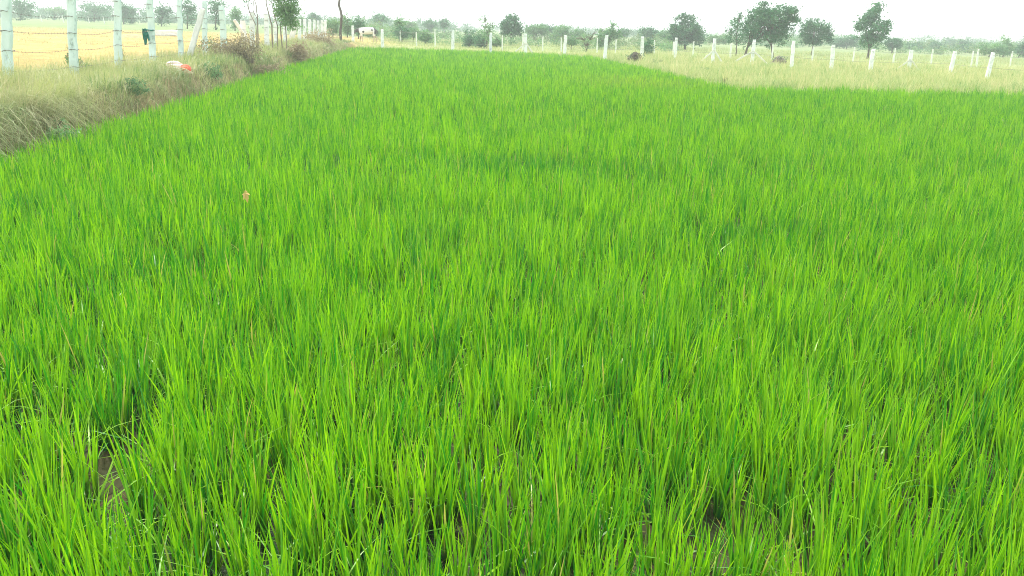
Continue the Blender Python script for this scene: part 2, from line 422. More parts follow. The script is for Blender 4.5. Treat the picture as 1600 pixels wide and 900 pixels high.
def rice_zone(y0, y1, sp, nb, nseg, wid, margin, hmul=1.0, spread=.035):
    xm = .68 * y1 + margin
    n = int(2 * xm * (y1 - y0) / sp ** 2)
    gx_ = np.arange(-xm, xm, sp); gy_ = np.arange(y0, y1, sp)
    cx, cy = np.meshgrid(gx_, gy_); cx = cx.ravel() + RS.uniform(-.45, .45, cx.size) * sp; cy = cy.ravel() + RS.uniform(-.45, .45, cy.size) * sp
    ok = (np.abs(cx) < .68 * cy + margin) & (edist(cx, cy) < -.06)
    for gxx, gyy, rx, ry in gaps:
        ok &= ((cx - gxx) / rx) ** 2 + ((cy - gyy) / ry) ** 2 > .32
    ok &= ~((vnoise(cx, cy, .32, 21) < .15) & (RS.rand(len(cx)) < .3))
    cx, cy = cx[ok], cy[ok]
    vig = .82 + .36 * vnoise(cx, cy, .36, 22) + .05 * vnoise(cx, cy, 2.6, 23) + RS.normal(0, .09, len(cx))
    hue = np.clip(.50 + .10 * vnoise(cx, cy, 2.4, 24) + .20 * (vnoise(cx, cy, .4, 25) - .4) + RS.normal(0, .17, len(cx)), 0, 1)
    for dc, rx, ry in ((dark_c, 1.3, .6), (dark_d, .5, .3), (dark_e, .5, .25)):
        dd = np.exp(-(((cx - dc[0]) / rx) ** 2 + ((cy - dc[1]) / ry) ** 2))
        vig *= 1 - .16 * dd; hue *= 1 - .8 * dd
    vig = np.maximum(vig, .80)
    edge = sstep(-.7, -.1, edist(cx, cy)); vig *= 1 - (.15 + .25 * RS.rand(len(cx))) * edge
    # clump lean: neighbours share a direction
    la = vnoise(cx, cy, 1.1, 26) * 9; lm = .05 * vnoise(cx, cy, .8, 27)
    cnt = np.maximum(3, RS.poisson(nb * (.6 + .6 * vig), len(cx)))
    ci = np.repeat(np.arange(len(cx)), cnt); N = len(ci)
    a0 = RS.uniform(0, 2 * math.pi, N); rr = np.sqrt(RS.rand(N)) * spread
    P = np.stack([cx[ci] + rr * np.cos(a0), cy[ci] + rr * np.sin(a0), np.zeros(N)], -1)
    L = .37 * hmul * vig[ci] * RS.uniform(.62, 1.12, N)
    lean = np.abs(RS.normal(0, .11, N)) * (.5 + rr / spread) + .02
    az = a0 + RS.normal(0, .5, N)
    vx = np.cos(az) * np.sin(lean) + lm[ci] * np.cos(la[ci]); vy = np.sin(az) * np.sin(lean) + lm[ci] * np.sin(la[ci])
    az = np.arctan2(vy, vx); lean = np.arcsin(np.clip(np.hypot(vx, vy), 0, .95))
    curve = np.abs(RS.normal(0, .07, N)) + .01
    flop = RS.rand(N) < .07
    curve[flop] += RS.uniform(.35, .8, flop.sum()); lean[flop] += RS.uniform(.1, .4, flop.sum())
    low = RS.rand(N) < .07                                   # short broken leaves low in the clump
    L[low] *= RS.uniform(.35, .7, low.sum()); lean[low] += RS.uniform(.3, .9, low.sum())
    w = wid * RS.uniform(.7, 1.25, N)
    face = RS.uniform(0, math.pi, N) if nseg < 3 else az + math.pi / 2 + RS.normal(0, .8, N)
    V, F_, T = blades(P, L, az, lean, curve, w, nseg, face)
    pt = hit(1000, 120, .42); pd = np.exp(-(((cx - pt[0]) / 2.2) ** 2 + ((cy - pt[1]) / 3.0) ** 2))[ci]
    dry = np.clip(RS.normal(0, .03, N) + pd * RS.uniform(0, .45, N), 0, 1)
    dr = RS.rand(N); dry[dr < .016] = RS.uniform(.4, 1, (dr < .016).sum()); lowd = low & (RS.rand(N) < .35); dry[lowd] = RS.uniform(.4, .9, lowd.sum())
    h_ = np.clip(hue[ci] + RS.normal(0, .30, N) - .35 * (RS.rand(N) < .22), 0, 1)
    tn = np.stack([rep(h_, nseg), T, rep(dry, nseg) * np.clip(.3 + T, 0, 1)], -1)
    parts.append((V, F_, tn))
rice_zone(.2, 5, .100, 16, 4, .0115, 3.4, spread=.025)
rice_zone(5, 9, .115, 13, 3, .0130, 3.4, spread=.030)
rice_zone(9, 15, .135, 10, 3, .0155, 3.4, spread=.034)
rice_zone(15, 26, .18, 9, 2, .021, 3.0)
rice_zone(26, 42, .25, 9, 2, .031, 4.0, spread=.07)
rice_zone(42, 61, .34, 9, 2, .042, 5.0, spread=.10)
V, F_, T = join(parts)
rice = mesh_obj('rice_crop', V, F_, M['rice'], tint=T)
tag(rice, 'bright green young rice crop filling the whole paddy', 'rice crop', kind='stuff')
print('rice faces', len(F_))

# ------------------------------------------------------------------ wild grass
def grass_zone(out, xs, ys, keep, dens, hgt, wid, nseg, lean_m=.35, curve_m=.35, hue=.5, dry=.25, tuft=9, tspread=.07, zoff=0, wind=None):
    A = (xs[1] - xs[0]) * (ys[1] - ys[0]); n = int(A * dens)
    cx = RS.uniform(*xs, n); cy = RS.uniform(*ys, n)
    ok = keep(cx, cy); cx, cy = cx[ok], cy[ok]
    cnt = np.maximum(2, RS.poisson(tuft, len(cx))); ci = np.repeat(np.arange(len(cx)), cnt); N = len(ci)
    if N == 0: return
    x = cx[ci] + RS.normal(0, tspread, N); y = cy[ci] + RS.normal(0, tspread, N)
    z = ground_z(x, y) - .01 + zoff
    vg = .55 + .9 * vnoise(cx, cy, .9, 31)
    L = hgt * vg[ci] * RS.uniform(.5, 1.2, N)
    az = RS.uniform(0, 2 * math.pi, N) if wind is None else wind + RS.normal(0, .9, N)
    lean = np.abs(RS.normal(0, lean_m, N)); curve = np.abs(RS.normal(0, curve_m, N)) + .03
    w = wid * RS.uniform(.6, 1.3, N)
    V, F_, T = blades(np.stack([x, y, z], -1), L, az, lean, curve, w, nseg, RS.uniform(0, math.pi, N) if nseg < 3 else None)
    h_ = np.clip(hue + .7 * (vnoise(cx, cy, 1.2, 33)[ci] - .5) + RS.normal(0, .15, N), 0, 1)
    d_ = np.clip(dry + .8 * (vnoise(cx, cy, .8, 34)[ci] - .5) + RS.normal(0, .2, N), 0, 1)
    out.append((V, F_, np.stack([rep(h_, nseg), T, rep(d_, nseg)], -1)))

bank = []
def view(x, y): return np.abs(x) < .70 * y + 3.5
kbb = lambda a, b: (lambda x, y: (left_side(x, y) > a) & (left_side(x, y) < b) & view(x, y))
grass_zone(bank, (-13, -5), (5, 20), kbb(.22, 2.9), 50, .42, .009, 4, .45, .5, .62, .12, 16, .09)
grass_zone(bank, (-10, -5), (5, 14.5), kbb(.16, 2.0), 44, .66, .010, 5, .5, .7, .60, .18, 18, .10, wind=-.2)
grass_zone(bank, (-16, -6), (20, 62), kbb(.15, 3.0), 22, .40, .016, 3, .4, .4, .62, .15, 12, .11)
grass_zone(bank, (-20, -7), (12, 66), kbb(2.4, 4.2), 9, .38, .013, 2, .35, .3, .75, .5, 10, .12)
grass_zone(bank, (-13, -5), (5, 24), kbb(.02, 1.5), 16, .34, .011, 4, .4, .5, .02, -.4, 12, .10)
grass_zone(bank, (-16, -7), (24, 62), kbb(.02, 2.2), 7, .34, .020, 2, .4, .4, .05, -.4, 10, .14)
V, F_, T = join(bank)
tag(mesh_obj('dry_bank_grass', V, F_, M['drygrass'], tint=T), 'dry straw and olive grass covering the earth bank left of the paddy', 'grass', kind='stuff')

st = []
ks = lambda x, y: (left_side(x, y) > 3.6) & view(x, y)
grass_zone(st, (-35, -8), (12, 40), ks, 5, .10, .016, 1, .5, .2, .9, .6, 6, .10)
grass_zone(st, (-70, -10), (40, 90), ks, 1.2, .13, .05, 1, .5, .2, .8, .55, 5, .25)
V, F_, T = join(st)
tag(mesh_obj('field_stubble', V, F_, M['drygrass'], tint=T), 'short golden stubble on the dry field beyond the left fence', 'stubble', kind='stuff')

rg = []
kr = lambda lo, hi: (lambda x, y: (left_side(x, y) < -.5) & (edist(x, y) > .05) & view(x, y) & (np.hypot(x, y) > lo) & (np.hypot(x, y) < hi) & ~((x < 4.9) & (y < 62.5)))
grass_zone(rg, (4, 45), (24, 48), kr(20, 47), 10, .34, .022, 2, .35, .3, .50, .12, 11, .14)
grass_zone(rg, (4, 55), (36, 66), kr(47, 66), 5.5, .34, .034, 2, .35, .3, .50, .15, 9, .18)
grass_zone(rg, (-14, 6), (59.8, 66), lambda x, y: (edist(x, y) > .1) & (left_side(x, y) < .2), 5, .22, .03, 2, .35, .3, .6, .5, 8, .18)
grass_zone(rg, (-30, 80), (62, 112), kr(66, 115), 1.5, .30, .07, 1, .35, .2, .45, .3, 6, .35)
grass_zone(rg, (6, 45), (26, 64), kr(24, 64), 1.3, .62, .022, 2, .22, .2, .8, .85, 7, .16)
grass_zone(rg, (6, 45), (26, 64), kr(24, 64), .8, .40, .035, 2, .4, .3, .05, .0, 9, .16)
V, F_, T = join(rg)
tag(mesh_obj('wild_grass', V, F_, M['palegrass'], tint=T), 'pale yellow green wild grass in the strip beyond the paddy on the right', 'grass', kind='stuff')

# ------------------------------------------------------------------ bushes and trees
def unit(n):
    v = RS.normal(0, 1, (n, 3)); return v / np.linalg.norm(v, axis=1, keepdims=True)
def leaf_cloud(lobes, leaf, n_clumps, per, clump_r, hue=.5, dry=.1, flat=.75):
    """lobes: (centre, rx, ry, rz). leaves in clumps through the crown volume"""
    C_, H_ = [], []
    vol = np.array([l_[1] * l_[2] * l_[3] for l_ in lobes]) ** .72; vol /= vol.sum()
    for (c, rx, ry, rz), p in zip(lobes, vol):
        k = max(4, int(n_clumps * p)); d = unit(k) * (RS.uniform(.25, 1, (k, 1)) ** .5)
        d *= (1 + .16 * RS.normal(0, 1, (k, 1)))
        C_.append(np.array(c) + d * np.array([rx, ry, rz]))
    C_ = np.concatenate(C_); k = len(C_)
    hc = np.clip(hue + RS.normal(0, .25, k), 0, 1)
    sz = clump_r * RS.uniform(.6, 1.3, k)
    cnt = np.maximum(4, RS.poisson(per, k)); ci = np.repeat(np.arange(k), cnt); N = len(ci)
    P = C_[ci] + RS.normal(0, .5, (N, 3)) * sz[ci][:, None] * np.array([1, 1, flat])
    a = unit(N); b = np.cross(a, unit(N)); b /= np.linalg.norm(b, axis=1, keepdims=True) + 1e-9
    s = leaf * RS.uniform(.6, 1.3, N)[:, None]
    V = np.stack([P - a * s, P + b * s * .45, P + a * s, P - b * s * .45], 1).reshape(-1, 3)
    F_ = np.arange(N * 4).reshape(-1, 4)
    hh = np.clip(hc[ci] + RS.normal(0, .12, N), 0, 1)
    dd = np.clip(dry + RS.normal(0, .15, N), 0, 1)
    T = np.stack([np.repeat(hh, 4), np.ones(N * 4), np.repeat(dd, 4)], -1)
    return V, F_, T, C_

def limb(mb, p0, p1, r0, r1, wob=.08, n=5):
    p0, p1 = np.array(p0, float), np.array(p1, float); L = np.linalg.norm(p1 - p0)
    pts, rad = [], []
    for i in range(n + 1):
        t = i / n; o_ = RS.normal(0, wob * L * .35, 3) * math.sin(math.pi * t); o_[2] += .12 * L * math.sin(math.pi * t) * (1 if wob else 0)
        pts.append(p0 + (p1 - p0) * t + o_); rad.append(r0 + (r1 - r0) * t)
    mb.tube(pts, rad, 6)
    return pts

def tree(label, d, base, lobes, cat='tree', name='tree', trunk_r=.12, leaf=.11, clumps=90, per=26, clump_r=.42,
         mat='leaf', hue=.5, dry=.1, extra_trunks=(), group=None, bark='bark', limbs=7, depth=1.0, fork=.45, twigs=0):
    """base: photo column of the foot; lobes: photo ellipses seen at distance d, given real depth"""
    bx, by, _ = at(base, 60, d); bz = float(ground_z(bx, by))
    LB = []
    for (px, py, rx, ry) in lobes:
        dd = d + RS.uniform(-.35, .35) * rx * d / FOC
        c = at(px, py, dd); LB.append((c, rx * d / FOC * .97, max(rx, ry) * d / FOC * depth, ry * d / FOC * .93))
    root = empty(name, (bx, by, bz))
    V, F_, T, C_ = leaf_cloud(LB, leaf, clumps, per, clump_r, hue, dry)
    keep = (V[:, 2].reshape(-1, 4).min(1) > bz - .02)
    F_ = F_[keep]
    mesh_obj('crown', V, F_, M[mat], root, tint=T)
    mb = MB(); centre = np.mean([l_[0] for l_ in LB], axis=0)
    foots = [(bx, by, bz)] + [(*at(e, 60, d)[:2], bz) for e in extra_trunks]
    for k, f in enumerate(foots):
        f = np.array(f); tgt = centre if len(foots) == 1 else LB[k % len(LB)][0]
        top = f + (tgt - f) * fork * np.array([.8, .8, 1])
        top[2] = max(top[2], f[2] + .3)
        pp = limb(mb, f - np.array([0, 0, .15]), top, trunk_r * 1.25, trunk_r * .75, .05)
        order = RS.permutation(len(C_))[:limbs]
        for i_, l_ in enumerate(list(LB)[:6]):
            q = limb(mb, top, l_[0], trunk_r * .6, trunk_r * .22, .08)
        for j in order:
            s = np.array(pp[-1]) if RS.rand() < .5 else centre * .5 + top * .5
            limb(mb, s, C_[j], trunk_r * .38, trunk_r * .08, .10, 4)
    if twigs:
        tw = mb
        for j in range(twigs):
            l_ = LB[j % len(LB)]; dv = unit(1)[0]; dv[2] = abs(dv[2]) * 1.3
            e = l_[0] + dv * np.array([l_[1], l_[2], l_[3]]) * RS.uniform(.9, 1.25)
            limb(tw, centre * .4 + np.array(l_[0]) * .6, e, .022 * d / 60, .007 * d / 60, .12, 4)
    mb.build('trunk', M[bark], root, smooth=True)
    return tag(root, label, cat, group)

def bush(label, base, dist, w, h, cat='bush', name='bush', mat='leaf', leaf=.05, clumps=60, per=24, hue=.5, dry=.15, twigs=14, bark='bark', depth=.8, top=None, bz=None, group=None):
    bx, by, _ = at(base, 60, dist); z0 = float(ground_z(bx, by)) if bz is None else bz
    root = empty(name, (bx, by, z0))
    LB = []
    for k in range(5):
        a = RS.uniform(-.5, .5) * w; hh = h * RS.uniform(.55, .95)
        LB.append((np.array([bx + a * .62, by + RS.uniform(-.3, .3) * w * depth, z0 + hh * .5]), w * .30, w * .30 * depth, hh * .5))
    V, F_, T, C_ = leaf_cloud(LB, leaf, clumps, per, .16 * (w + h) / 2, hue, dry)
    F_ = F_[V[:, 2].reshape(-1, 4).min(1) > z0 - .03]
    mesh_obj('foliage', V, F_, M[mat], root, tint=T)
    mb = MB()
    for j in range(twigs):
        e = C_[RS.randint(len(C_))] + np.array([0, 0, h * .12])
        limb(mb, (bx + RS.uniform(-.15, .15) * w, by, z0 - .05), e, .012 + .006 * h, .003 + .001 * h, .12, 4)
    mb.build('stems', M[bark], root)
    return tag(root, label, cat, group)

# right of the field
tree('broad dark tree with two trunks and a branch sweeping right, biggest on the right', 72, 1167,
     [(1178, 42, 17, 24), (1197, 28, 20, 20), (1222, 22, 18, 16), (1216, 48, 17, 20), (1238, 16, 12, 4), (1240, 31, 11, 4), (1186, 20, 12, 8), (1205, 58, 10, 12)],
     extra_trunks=(1211,), trunk_r=.09, leaf=.10, clumps=270, per=38, clump_r=.36, fork=.35)
tree('thin airy tree standing left against the broad two-trunked tree', 76, 1153,
     [(1152, 38, 10, 14), (1143, 55, 12, 12), (1160, 62, 10, 10), (1155, 24, 4, 6)], trunk_r=.05, leaf=.09, clumps=70, per=18, clump_r=.34, twigs=10)
tree('rounded tree with a gap of sky low in its crown', 92, 1272,
     [(1272, 40, 15, 8), (1260, 52, 9, 12), (1289, 53, 10, 14), (1270, 64, 12, 6)], trunk_r=.08, leaf=.12, clumps=140, per=32, clump_r=.4)
tree('tall ragged oval tree standing alone against the white sky', 84, 1360,
     [(1362, 24, 11, 14), (1372, 14, 8, 9), (1350, 34, 13, 10), (1366, 44, 17, 12), (1384, 34, 7, 9), (1356, 62, 14, 12), (1372, 60, 10, 10), (1344, 40, 7, 7), (1384, 46, 6, 6)],
     trunk_r=.09, leaf=.12, clumps=165, per=26, clump_r=.36, fork=.3)
tree('big dark dome-shaped tree with a ragged tuft on top', 96, 1072,
     [(1072, 52, 22, 16), (1085, 56, 14, 14), (1056, 46, 11, 10), (1076, 33, 8, 9), (1064, 26, 8, 4), (1060, 60, 12, 10)],
     trunk_r=.13, leaf=.14, clumps=200, per=34, clump_r=.42, hue=.35, fork=.25)
tree('small dark rounded tree on a short forked trunk behind the middle fence', 92, 798,
     [(799, 40, 15, 14), (790, 46, 10, 9), (808, 46, 10, 9), (800, 31, 9, 7)], trunk_r=.07, leaf=.11, clumps=150, per=32, clump_r=.34, hue=.35, fork=.3)
tree('twisted thin tree with bare upper branches left of the small dark tree', 72, 761,
     [(757, 45, 9, 12), (765, 55, 8, 12), (756, 30, 5, 6), (770, 40, 6, 6)], trunk_r=.04, leaf=.08, clumps=45, per=14, clump_r=.3, mat='leaf_pale', twigs=16)
tree('wide green tree behind the thin fence posts, right of the small dark tree', 120, 833,
     [(833, 48, 14, 9), (845, 46, 10, 7)], trunk_r=.09, leaf=.15, clumps=90, per=26, clump_r=.5, mat='leaf_pale', hue=.35)
tree('flat-topped hazy tree between two rounder ones in the middle distance', 130, 862,
     [(860, 50, 14, 9), (850, 45, 10, 5)], trunk_r=.1, leaf=.16, clumps=90, per=26, clump_r=.5)
tree('olive round-topped tree behind the leaning middle fence post', 110, 878,
     [(878, 49, 12, 9), (870, 58, 9, 7), (884, 58, 7, 7)], trunk_r=.08, leaf=.13, clumps=100, per=26, clump_r=.42, mat='leaf_pale', hue=.5)
tree('grey-green spreading tree behind the scraggly thorn shrub', 115, 905,
     [(903, 52, 13, 8), (912, 60, 12, 7)], trunk_r=.08, leaf=.13, clumps=80, per=20, clump_r=.45, mat='leaf_pale', hue=.3)
tree('scraggly nearly leafless thorn shrub with branches fanning upward', 67, 917,
     [(910, 62, 10, 9), (925, 60, 10, 10), (918, 74, 10, 7)], cat='shrub', name='thorn_shrub', trunk_r=.035, leaf=.07, clumps=26, per=9, clump_r=.3, mat='leaf_pale', twigs=34, limbs=10, fork=.2)
tree('leafy tree with a thin bare twig sticking out of its top', 84, 953,
     [(944, 55, 12, 10), (960, 52, 12, 8), (938, 68, 9, 8), (958, 40, 2.5, 4)], trunk_r=.06, leaf=.11, clumps=100, per=22, clump_r=.38, mat='leaf_pale', hue=.3, twigs=6)
tree('hazy low tree right of the one with the bare twig', 135, 976,
     [(974, 51, 11, 6)], trunk_r=.08, leaf=.15, clumps=50, per=22, clump_r=.45)
tree('round hazy tree left of the big dome-shaped tree', 125, 1012,
     [(1012, 52, 13, 9), (1022, 58, 10, 8)], trunk_r=.09, leaf=.15, clumps=100, per=28, clump_r=.45, hue=.5)
tree('low olive tree touching the left side of the big dome-shaped tree', 115, 1038,
     [(1038, 56, 13, 7), (1046, 62, 10, 7)], trunk_r=.08, leaf=.13, clumps=90, per=24, clump_r=.42, mat='leaf_pale', hue=.35)
tree('pale green low tree between the dome-shaped tree and the airy tree', 130, 1118,
     [(1116, 61, 10, 6), (1130, 62, 9, 6)], trunk_r=.07, leaf=.15, clumps=70, per=22, clump_r=.45, mat='leaf_pale')
tree('round dark tree right of the tall ragged oval tree', 125, 1397,
     [(1396, 68, 10, 7)], trunk_r=.08, leaf=.14, clumps=70, per=26, clump_r=.42, hue=.45)
tree('long low hazy tree filling the gap left of the tall ragged oval tree', 160, 1325,
     [(1312, 67, 14, 5), (1332, 65, 16, 7)], trunk_r=.1, leaf=.2, clumps=90, per=24, clump_r=.6)
far_specs = [  # px, py, rx, ry, dist, words
    (1421, 73, 8, 4, 170, 'hazy bush right above the braced post near the right side'),
    (1435, 72, 6, 4, 180, 'small hazy bush in the gap right of the braced post'),
    (1465, 74, 11, 5, 170, 'wide low hazy bush above a thin back fence post near the right side'),
    (1484, 68, 10, 6, 240, 'faint dome-shaped tree far off in the white haze'),
    (1502, 69, 8, 6, 190, 'dark teal far bush right beside the faint dome-shaped tree'),
    (1512, 75, 9, 4, 160, 'flat hazy bush left of the pair of thin posts'),
    (1550, 76, 18, 7, 115, 'large soft green bush behind the rightmost leaning white post'),
    (1572, 74, 9, 10, 125, 'pale dry-looking tree standing right of the large soft green bush'),
    (1597, 77, 9, 8, 130, 'dark green bush cut by the right edge of the view')]
for (px, py, rx, ry, d, lb) in far_specs:
    tree(lb, d, px, [(px, py, rx, ry), (px + rx * .4, py + ry * .4, rx * .7, ry * .6)], cat='tree', name='far_tree', trunk_r=.08,
         leaf=.0011 * d, clumps=60, per=24, clump_r=.0035 * d, hue=.5, mat='leaf_pale' if 'pale' in lb or 'soft' in lb else 'leaf')
# middle-left horizon
mid = [
    (594, 29, 10, 7, 150, 'small round hazy tree standing alone above the cow', 'leaf'),
    (625, 36, 7, 8, 84, 'pale bush with an upright top right of the cow', 'leaf_pale'),
    (628, 50, 12, 9, 82, 'dark green bush behind a thin post right of the cow', 'leaf'),
    (641, 39, 8, 4, 150, 'faint low tree behind the pale upright bush', 'leaf_pale'),
    (672, 37, 10, 6, 160, 'teal flat-bottomed hazy tree left of the slim one', 'leaf'),
    (694, 37, 3.5, 6, 150, 'slim dark little tree alone on the horizon', 'leaf'),
    (664, 57, 11, 9, 78, 'pale leafy bush between two thin posts', 'leaf_pale'),
    (646, 50, 9, 7, 90, 'olive bush just left of the pale leafy bush', 'leaf_pale'),
    (733, 60, 10, 12, 76, 'blue-green thicket left of the twisted thin tree', 'leaf'),
    (752, 64, 12, 10, 74, 'dense low thicket around the foot of the twisted tree', 'leaf'),
    (776, 66, 9, 8, 80, 'low pale shrub below the small dark rounded tree', 'leaf_pale'),
    (560, 38, 9, 14, 80, 'tall rounded green bush directly behind the cow', 'leaf'),
    (543, 38, 10, 12, 84, 'green bush right of the tall bare trunk', 'leaf_pale'),
    (580, 50, 12, 8, 88, 'wide low olive bush over the back of the cow', 'leaf_pale'),
    (520, 40, 9, 12, 82, 'grey-green bush left of the tall bare trunk', 'leaf_pale'),
    (492, 27, 9, 7, 150, 'hazy rounded tree above the crowded left posts', 'leaf'),
    (470, 33, 7, 6, 150, 'faint little tree right of the bright leafy tree', 'leaf_pale'),
    (893, 64, 9, 6, 80, 'pale tussocky bush right of the leaning middle post', 'leaf_pale'),
    (1012, 76, 9, 13, 66, 'speckled bush beside a fence post, above the dark brush heap', 'leaf'),
    (35, 9, 16, 9, 170, 'long green tree clump left of the second left post', 'leaf'),
    (150, 12, 22, 5, 190, 'long flat hazy tree between the second and third left posts', 'leaf'),
    (195, 14, 6, 7, 160, 'dark little tree close to the right of the third left post', 'leaf'),
    (204, 16, 4, 5, 165, 'tiny dark bush beside the dark little tree', 'leaf'),
    (254, 15, 12, 8, 140, 'dark green tree right of the post with the cloth', 'leaf'),
    (294, 10, 11, 10, 120, 'teal tree left of the leaning white slab', 'leaf'),
    (338, 9, 13, 12, 115, 'airy teal tree right of the leaning white slab', 'leaf'),
    (368, 20, 8, 9, 110, 'hazy green tree right behind the tilted brace slabs', 'leaf_pale'),
    (88, 17, 14, 4, 220, 'long faint hedge-like tree far off on the left horizon', 'leaf_pale'),
]
for (px, py, rx, ry, d, lb, mt) in mid:
    bushy = 'bush' in lb or 'thicket' in lb or 'shrub' in lb
    hy = 19.3 + .0306 * px + 1500 / d
    low = [(px + rx * .1, (py + hy) / 2 + 1, rx * .75, max(2.5, abs(hy - py) / 2 + 1))] if 'alone' not in lb else []
    tree(lb, d, px, low + [(px, py, rx, ry), (px - rx * .3, py + ry * .3, rx * .7, ry * .65), (px + rx * .35, py + ry * .15, rx * .6, ry * .6)],
         cat='bush' if bushy else 'tree', name='bush' if bushy else 'far_tree', trunk_r=.05 if bushy else .08,
         leaf=max(.08, .0011 * d), clumps=75, per=20, clump_r=.0036 * d, mat=mt, hue=.5, twigs=5 if bushy else 0)

# far wood: a low belt nobody could count
V_, F2, T2 = [], [], []; b = 0
for k in range(170):
    if k < 95: px = RS.uniform(-120, 640); d = RS.uniform(210, 330)
    else: px = RS.uniform(640, 1700); d = RS.uniform(230, 420)
    x, y, _ = at(px, 60, d); z = float(ground_z(x, y))
    w = RS.uniform(2.0, 5.5); h = RS.uniform(1.2, 3.2)
    v, f, t, _c = leaf_cloud([(np.array([x, y, z + h * .5]), w, w * .8, h * .55)], .28, 26, 16, 1.1, .5, .15)
    V_.append(v); F2.append(f + b); T2.append(t); b += len(v)
tag(mesh_obj('distant_wood', np.concatenate(V_), np.concatenate(F2), M['leaf'], tint=np.concatenate(T2)),
    'belt of hazy scrub and trees along the far horizon', 'woodland', kind='stuff')

V_, F2, T2 = [], [], []; b = 0
for k in range(230):
    if k < 95: px = RS.uniform(590, 1060); d = RS.uniform(80, 125)
    elif k < 190: px = RS.uniform(1060, 1720); d = RS.uniform(125, 230)
    else: px = RS.uniform(440, 620); d = RS.uniform(85, 140)
    x, y, _ = at(px, 60, d); z = float(ground_z(x, y))
    w = RS.uniform(.6, 2.4) * d / 110; h = RS.uniform(.5, 1.7) * (d / 110) ** .7
    v, f, t, _c = leaf_cloud([(np.array([x, y, z + h * .45]), w, w * .7, h * .5)], .0011 * d, 16, 14, .4 * d / 100, RS.uniform(.3, .8), RS.uniform(.05, .5))
    V_.append(v); F2.append(f + b); T2.append(t); b += len(v)
tag(mesh_obj('low_scrub', np.concatenate(V_), np.concatenate(F2), M['leaf_pale'], tint=np.concatenate(T2)),
    'low pale scrub scattered on the dry land behind the fences', 'scrub', kind='stuff')

# left bank trees
def stem_tree(label, px0, dist, stems, lobes, name='tree', mat='leaf', **kw):
    bx, by, _ = at(px0, 60, dist); bz = float(ground_z(bx, by)); root = empty(name, (bx, by, bz))
    mb = MB()
    for pts, r0, r1 in stems:           # pts: photo points of the stem at this distance
        w = [at(p[0], p[1], dist + (p[2] if len(p) > 2 else 0)) for p in pts]
        if pts[0][1] > 0 and pts[0][1] >= 60: w[0][2] = bz - .1
        q = []
        for i in range(len(w) - 1):
            for t in (0, .5): q.append(w[i] * (1 - t) + w[i + 1] * t + RS.normal(0, .01, 3))
        q.append(w[-1]); mb.tube(q, list(np.linspace(r0, r1, len(q))), 7)
    mb.build('trunk', M[kw.pop('bark', 'bark')], root, smooth=True)
    if lobes:
        LB = [(at(a, b_, dist + RS.uniform(-.3, .3)), rx * dist / FOC, rx * dist / FOC, ry * dist / FOC) for a, b_, rx, ry in lobes]
        V, F_, T, _c = leaf_cloud(LB, **kw)
        mesh_obj('crown', V, F_, M[mat], root, tint=T)
    return tag(root, label, 'tree')

stem_tree('tall slightly crooked bare trunk at the far left corner of the paddy', 533, 61,
          [([(533, 76), (532, 50), (534, 25), (530, 8), (532, -20), (531, -70), (533, -115)], .105, .05),
           ([(532, -60), (545, -85), (556, -105)], .05, .02), ([(532, -70), (520, -95), (508, -112)], .05, .02)],
          [(533, -130, 32, 26), (512, -112, 20, 16), (555, -112, 20, 16)], leaf=.12, n_clumps=160, per=26, clump_r=.4)
stem_tree('bright leafy tree with several thin forked stems behind the left fence', 430, 38,
          [([(426, 70), (425, 40), (420, 22), (416, 5), (416, -20)], .035, .015), 
           ([(441, 65), (438, 40), (445, 20), (450, 5)], .03, .015), ([(434, 68), (433, 40), (428, 22), (422, -5)], .03, .012), ([(447, 62), (446, 40), (452, 20), (456, 0)], .025, .012)],
          [(447, 6, 15, 18), (457, 18, 9, 14), (452, 30, 8, 8), (440, 20, 9, 8), (434, -12, 16, 14), (452, -22, 18, 18), (460, 35, 5, 10), (446, 34, 8, 5)],
          mat='leaf_pale', leaf=.06, n_clumps=230, per=26, clump_r=.26, hue=.85, bark='bark_pale')
stem_tree('thin leafless sapling branching beside a left fence post', 396, 33,
          [([(402, 80), (400, 40), (391, 22), (386, 5), (383, -18)], .018, .008), ([(402, 80), (402, 30), (395, 14), (398, -6), (396, -30)], .016, .006),
           ([(402, 70), (402, 25), (401, 10), (397, -5), (393, -12)], .02, .006), ([(390, 20), (388, 8), (390, -10)], .010, .005)],
          [(382, 3, 3, 2), (396, -20, 10, 8), (388, -6, 5, 4)], leaf=.04, n_clumps=18, per=6, clump_r=.15, hue=.4, bark='bark_pale')

# bank bushes
def pbush(label, px, py, dist, wpx, hpx, **kw):
    dist = ghit(px, py + hpx * .42)
    return bush(label, px, dist, wpx * dist / FOC, hpx * dist / FOC, **kw)
pbush('brown dried-out shrub, the largest heap of brush on the bank', 378, 88, 25.5, 96, 46, mat='leaf_brown', hue=.4, dry=.2, leaf=.035, clumps=150, per=30, twigs=60, bark='bark_pale', name='dead_shrub', cat='shrub')
pbush('pinkish brown dry shrub leaning over the paddy edge right of the largest heap', 414, 94, 24.2, 56, 32, mat='leaf_brown', hue=.5, dry=.4, leaf=.03, clumps=110, per=26, twigs=70, bark='bark_pale', name='dead_shrub', cat='shrub')
pbush('tawny dry bush beyond the bright leafy tree', 462, 70, 40, 44, 36, mat='leaf_brown', hue=.7, dry=.6, leaf=.05, clumps=80, per=24, twigs=26, bark='bark_pale')
pbush('pale seeded weeds near the far left corner', 505, 60, 52, 46, 28, mat='leaf_brown', hue=.9, dry=.6, leaf=.06, clumps=70, per=22, twigs=30, bark='bark_pale', cat='weeds', name='weeds')
pbush('dark green weed at the paddy edge below the orange sack', 325, 106, 20.5, 40, 24, mat='leaf_pale', hue=.3, leaf=.03, clumps=60, per=24, twigs=10, cat='weed', name='weed')
